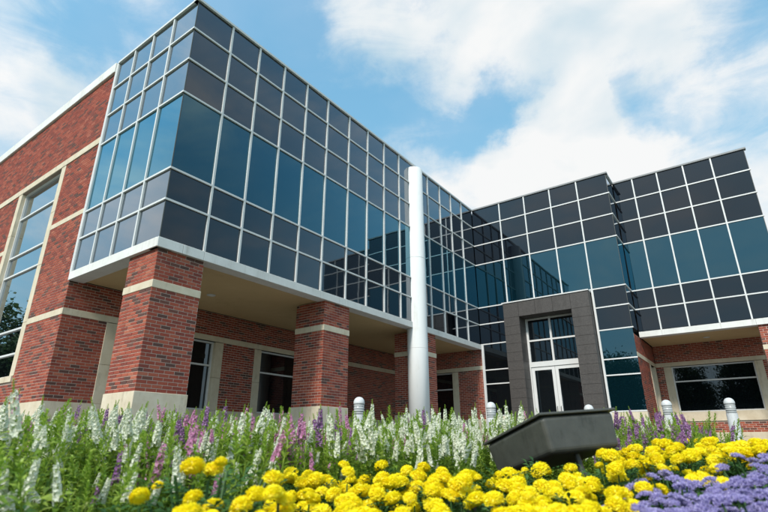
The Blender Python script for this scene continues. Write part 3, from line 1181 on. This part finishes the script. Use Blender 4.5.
def ageratum_cluster(seed):
    r = np.random.default_rng(seed)
    G = Geo()
    for k in range(11):
        a = k * 2.39996
        rr = .017 * math.sqrt((k + .3) / 11)
        c = np.array([rr * math.cos(a), rr * math.sin(a), .006 - 22 * rr * rr])
        for i in range(46):
            v = r.normal(0, 1, 3)
            v[2] = abs(v[2]) + .1
            v = unit(v)
            s_ = unit(np.cross(v, r.normal(0, 1, 3)))
            l_ = r.uniform(.0055, .0085)
            G.add([c - s_ * .0007, c + s_ * .0007, c + v * l_ + s_ * .0005, c + v * l_ - s_ * .0005], [(0, 1, 2, 3)])
    return G.mesh('flower_cluster', 'ageratum_petal')


def ageratum_foliage(seed, R=.13, Hh=.19):
    r = np.random.default_rng(seed)
    G = Geo()
    tips = []
    for k in range(19):
        a = k * 2.39996
        rr = R * math.sqrt((k + .4) / 19)
        tip = np.array([rr * math.cos(a), rr * math.sin(a), Hh * (1.05 - .30 * (rr / R) ** 2) + r.normal(0, .012)])
        tips.append(tip)
        G.tube([(0, 0, 0), tip * (.5, .5, .5), tip], [.003, .0025, .002], 5, False)
    for i in range(120):
        a = i * 2.39996
        rr = R * math.sqrt((i + .5) / 120)
        z = Hh * (1 - .32 * (rr / R) ** 2) * r.uniform(.35, .98)
        d = np.array([math.cos(a + r.normal(0, .6)), math.sin(a + r.normal(0, .6)), r.uniform(-.1, .6)])
        leaf(G, np.array([rr * math.cos(a), rr * math.sin(a), z]), d, np.cross(d, (0, 0, 1)), r.uniform(.025, .04), r.uniform(.016, .024), .25)
    return G.mesh('foliage', 'dark_leaf'), tips


MH = [marigold_head(i) for i in range(6)]
MF = [marigold_foliage(40 + i) for i in range(5)]
AF = [angel_foliage(60 + i) for i in range(7)]
SP = {c: [spike(80 + i, .12 + .02 * (i % 4), 36 + 6 * (i % 3), mt, .95) for i in range(5)]
      for c, mt in (('white', 'white_petal'), ('purple', 'purple_petal'), ('pink', 'pink_petal'))}
TIP = [leafy_tip(120 + i) for i in range(3)]
AC = [ageratum_cluster(140 + i) for i in range(4)]
AGF = [ageratum_foliage(150 + i) for i in range(3)]


def dirrot(d):
    return Vector(d).to_track_quat('Z', 'Y').to_euler()


def marigold(d, s, label, group, sc=1.0, zoff=0.0, heads=None, hsc=1.0):
    x, y = bed_xy(d, s)
    root = link('marigold_plant', None, None, (x, y, bed_g(d, s) + zoff))
    root.rotation_euler = (0, 0, random.uniform(0, 6.28))
    root.scale = (sc,) * 3
    tag(root, label, 'flower', group)
    me, tips = random.choice(MF)
    link('foliage', me, root)
    for t_ in tips[:heads or len(tips)]:
        p = t_ + np.array([random.gauss(0, .008), random.gauss(0, .008), random.gauss(.008, .014)])
        out = Vector((p[0] * 2.2 + random.gauss(0, .22), p[1] * 2.2 + random.gauss(0, .22), 1)).normalized()
        link('flower_head', random.choice(MH), root, p, dirrot(out), (random.uniform(.80, 1.16) if random.random() > .14 else random.uniform(.45, .7)) * hsc)
    return root


def angelonia(d, s, colour, label, group, sc=1.0, flower=.62):
    x, y = bed_xy(d, s)
    root = link('angelonia_plant', None, None, (x, y, bed_g(d, s)))
    root.rotation_euler = (random.gauss(0, .10), random.gauss(0, .10), random.uniform(0, 6.28))
    root.scale = (sc,) * 3
    tag(root, label, 'flower', group)
    me, tips = random.choice(AF)
    link('foliage', me, root)
    for (p, dr) in tips:
        dr = dr + np.array([random.gauss(0, .14), random.gauss(0, .14), 0])
        if random.random() < flower:
            o = link('flower_spike', random.choice(SP[colour]), root, p, dirrot(dr), random.uniform(.60, 1.22) * (.86 if d < 2.1 else 1.0))
        else:
            o = link('leafy_tip', random.choice(TIP), root, p, dirrot(dr), random.uniform(.8, 1.3))
    return root


def ageratum(d, s, label, group, sc=1.0):
    x, y = bed_xy(d, s)
    root = link('ageratum_plant', None, None, (x, y, bed_g(d, s)))
    root.rotation_euler = (0, 0, random.uniform(0, 6.28))
    root.scale = (sc,) * 3
    tag(root, label, 'flower', group)
    me, tips = random.choice(AGF)
    link('foliage', me, root)
    for t_ in tips:
        out = Vector((t_[0] * 3 + random.gauss(0, .2), t_[1] * 3 + random.gauss(0, .2), 1)).normalized()
        link('flower_cluster', random.choice(AC), root, t_ + np.array([0, 0, .004]), dirrot(out), random.uniform(.70, 1.10))
    return root


def u_of(d, s):
    return 384 + 534.0 * s / d


FL_D, FL_S = (np.array(fc[:2]) - CAM[:2]) @ F2, (np.array(fc[:2]) - CAM[:2]) @ R2


def hexgrid(d0, d1, sp):
    i = 0
    d = d0
    while d < d1:
        lim = .74 * d + .25
        s = -lim + (sp / 2 if i % 2 else 0)
        while s < lim:
            yield d + random.gauss(0, sp * .14), s + random.gauss(0, sp * .14)
            s += sp
        d += sp * .87
        i += 1


def mari_far(u):
    return 2.35 if u < 470 else (2.04 if u < 625 else (2.65 if u < 700 else 3.7))


# marigolds
for d, s in hexgrid(1.18, 3.8, .185):
    u = u_of(d, s)
    if u < 265 or d > mari_far(u):
        continue
    if u < 420 and d < 1.18 + (420 - u) * .0012:
        continue
    if u > 585 and d < 1.86 - max(0, 650 - u) * .008:
        continue
    if -.24 < d - FL_D < .36 and abs(s - FL_S) < .36:
        continue
    row = 'in the front rows ' if d < 1.6 else ('in the middle rows ' if d < 2.25 else 'in the back rows ')
    place = next(w for lim, w in ((340, 'at the left end of the yellow drift'), (430, 'below the white column'), (500, 'just left of the floodlight'),
                                  (630, 'in front of the floodlight'), (700, 'right of the floodlight'), (2000, 'at the far right')) if u < lim)
    lb, gp = 'yellow marigold plant ' + row + place, 'marigolds ' + row + place
    marigold(d, s, lb, gp, random.uniform(.92, 1.06))
# the nearest marigolds at lower left
marigold(1.46, -.47, 'tall marigold plant with big yellow blooms among white spikes at left', 'tall marigold at left', 1.52, .0, 5, .66)
for (d, s) in ((1.30, -.56), (1.28, -.44), (1.32, -.33), (1.27, -.24)):
    marigold(d, s, 'low marigold plant at the very front left of the bed', 'front left marigolds', 1.30, .0, 6, .74)
marigold(1.30, -.80, 'single low marigold plant at the lower left corner', 'lower left marigold', 1.30, .0, 2, .78)
# ageratum
for d, s in hexgrid(1.26, 2.02, .135):
    u = u_of(d, s)
    if u < 622 or d > 1.84 - max(0, 660 - u) * .010:
        continue
    ageratum(d, s, 'lavender blue ageratum plant at the lower right', 'ageratum edging', random.uniform(1.16, 1.38))
# angelonia
AL = {'white': 'angelonia with white flower spikes ', 'purple': 'angelonia with purple flower spikes ', 'pink': 'angelonia with pink flower spikes '}
for d, s in hexgrid(1.50, 5.2, .225):
    u = u_of(d, s)
    if u > 712:
        continue
    if 255 <= u and d < max(mari_far(u), 2.3) + .12:
        continue
    if u < 262 and d < 1.85 and 100 < u:
        continue
    if d < FL_D + .50 and abs(s - FL_S) < .42 and d > FL_D - .5:
        continue
    if u < 255:
        c = random.choices(['white', 'purple', 'pink'], [.72, .10, .18])[0]
    elif u < 600:
        c = random.choices(['white', 'purple', 'pink'], [.82, .04, .14])[0]
    else:
        c = random.choices(['white', 'purple', 'pink'], [.10, .78, .12])[0]
    place = next(w for lim, w in ((60, 'below the left brick wall'), (195, 'below the corner brick pillar'), (290, 'between the first two pillars'),
                                  (350, 'below the second brick pillar'), (400, 'left of the white column'), (440, 'below the white column'),
                                  (500, 'right of the white column'), (600, 'behind the floodlight'), (2000, 'right of the floodlight')) if u < lim)
    wh = ('in front, ' if d < 2.3 else ('midway, ' if d < 3.4 else 'at the back, ')) + place
    top = .285 + .030 * (d - 2) if u < 255 else (.245 + .040 * (d - 2) if u < 600 else .23 + .045 * (d - 2))
    sc = (top - bed_g(d, s)) / .58 * random.choice((.78, .88, .96, 1.0, 1.04, 1.08)) * random.uniform(.95, 1.05)
    if d < 2.1:
        sc *= .90
    angelonia(d, s, c, AL[c] + wh, c + ' angelonia ' + wh, sc, min(.85, max(.12, random.gauss(.42, .22))))

# ------------------------------------------------------------------ trees across the road, seen only in the glass
def tree_mesh(seed, Ht):
    r = np.random.default_rng(seed)
    T, Lf = Geo(), Geo()
    T.tube([(0, 0, -.3), (.05, 0, Ht * .2), (.1, .05, Ht * .45), (0, .1, Ht * .8)], [Ht * .03, Ht * .024, Ht * .018, Ht * .006], 10)
    cl = []
    for k in range(16):
        a = k * 2.4
        z0 = Ht * r.uniform(.22, .62)
        ln = Ht * r.uniform(.18, .34)
        e = np.array([math.cos(a) * ln, math.sin(a) * ln, z0 + ln * r.uniform(.3, .9)])
        T.tube([(0, 0, z0), e * (.5, .5, 1) - (0, 0, ln * .3), e], [Ht * .009, Ht * .006, Ht * .002], 6)
        cl += [e, e * (.6, .6, 1)]
    for _ in range(55):
        v = unit(r.normal(0, 1, 3)) * r.uniform(.3, 1) ** .5
        cl.append(np.array([v[0] * Ht * .30, v[1] * Ht * .30, Ht * .62 + v[2] * Ht * .34]))
    for c in cl:
        for _ in range(190):
            p = c + r.normal(0, Ht * .047, 3)
            d = unit(r.normal(0, 1, 3))
            s_ = unit(np.cross(d, r.normal(0, 1, 3)))
            w = Ht * .016
            Lf.add([p, p + d * w + s_ * w * .5, p + d * w * 2, p + d * w - s_ * w * .5], [(0, 1, 2, 3)])
    return T.mesh('trunk', 'bark', True), Lf.mesh('crown', 'tree_leaf')


TM = [tree_mesh(200 + i, 10.0) for i in range(2)]
for i, (x, y, sc, lb) in enumerate(((-31, -7.5, .95, 'broad leafed tree far left behind the camera, mirrored in the brick wall window'),
                                    (-38, -16, 1.1, 'tall leafed tree far left behind the camera'),
                                    (2, -27, .9, 'round leafed tree behind the camera, mirrored in the ground floor glass'),
                                    (8, -33, 1.1, 'tall leafed tree straight behind the camera'),
                                    (14.5, -28, .85, 'small leafed tree behind the camera to the right'),
                                    (-5, -36, 1.15, 'tall leafed tree behind the camera to the left'),
                                    (20, -38, 1.2, 'largest leafed tree behind the camera to the right'))):
    root = link('leafy_tree', None, None, (x, y, -.45), (0, 0, i * 1.3), sc)
    tag(root, lb, 'tree', 'trees behind the camera')
    tr, cr = TM[i % 2]
    link('trunk', tr, root)
    link('crown', cr, root)
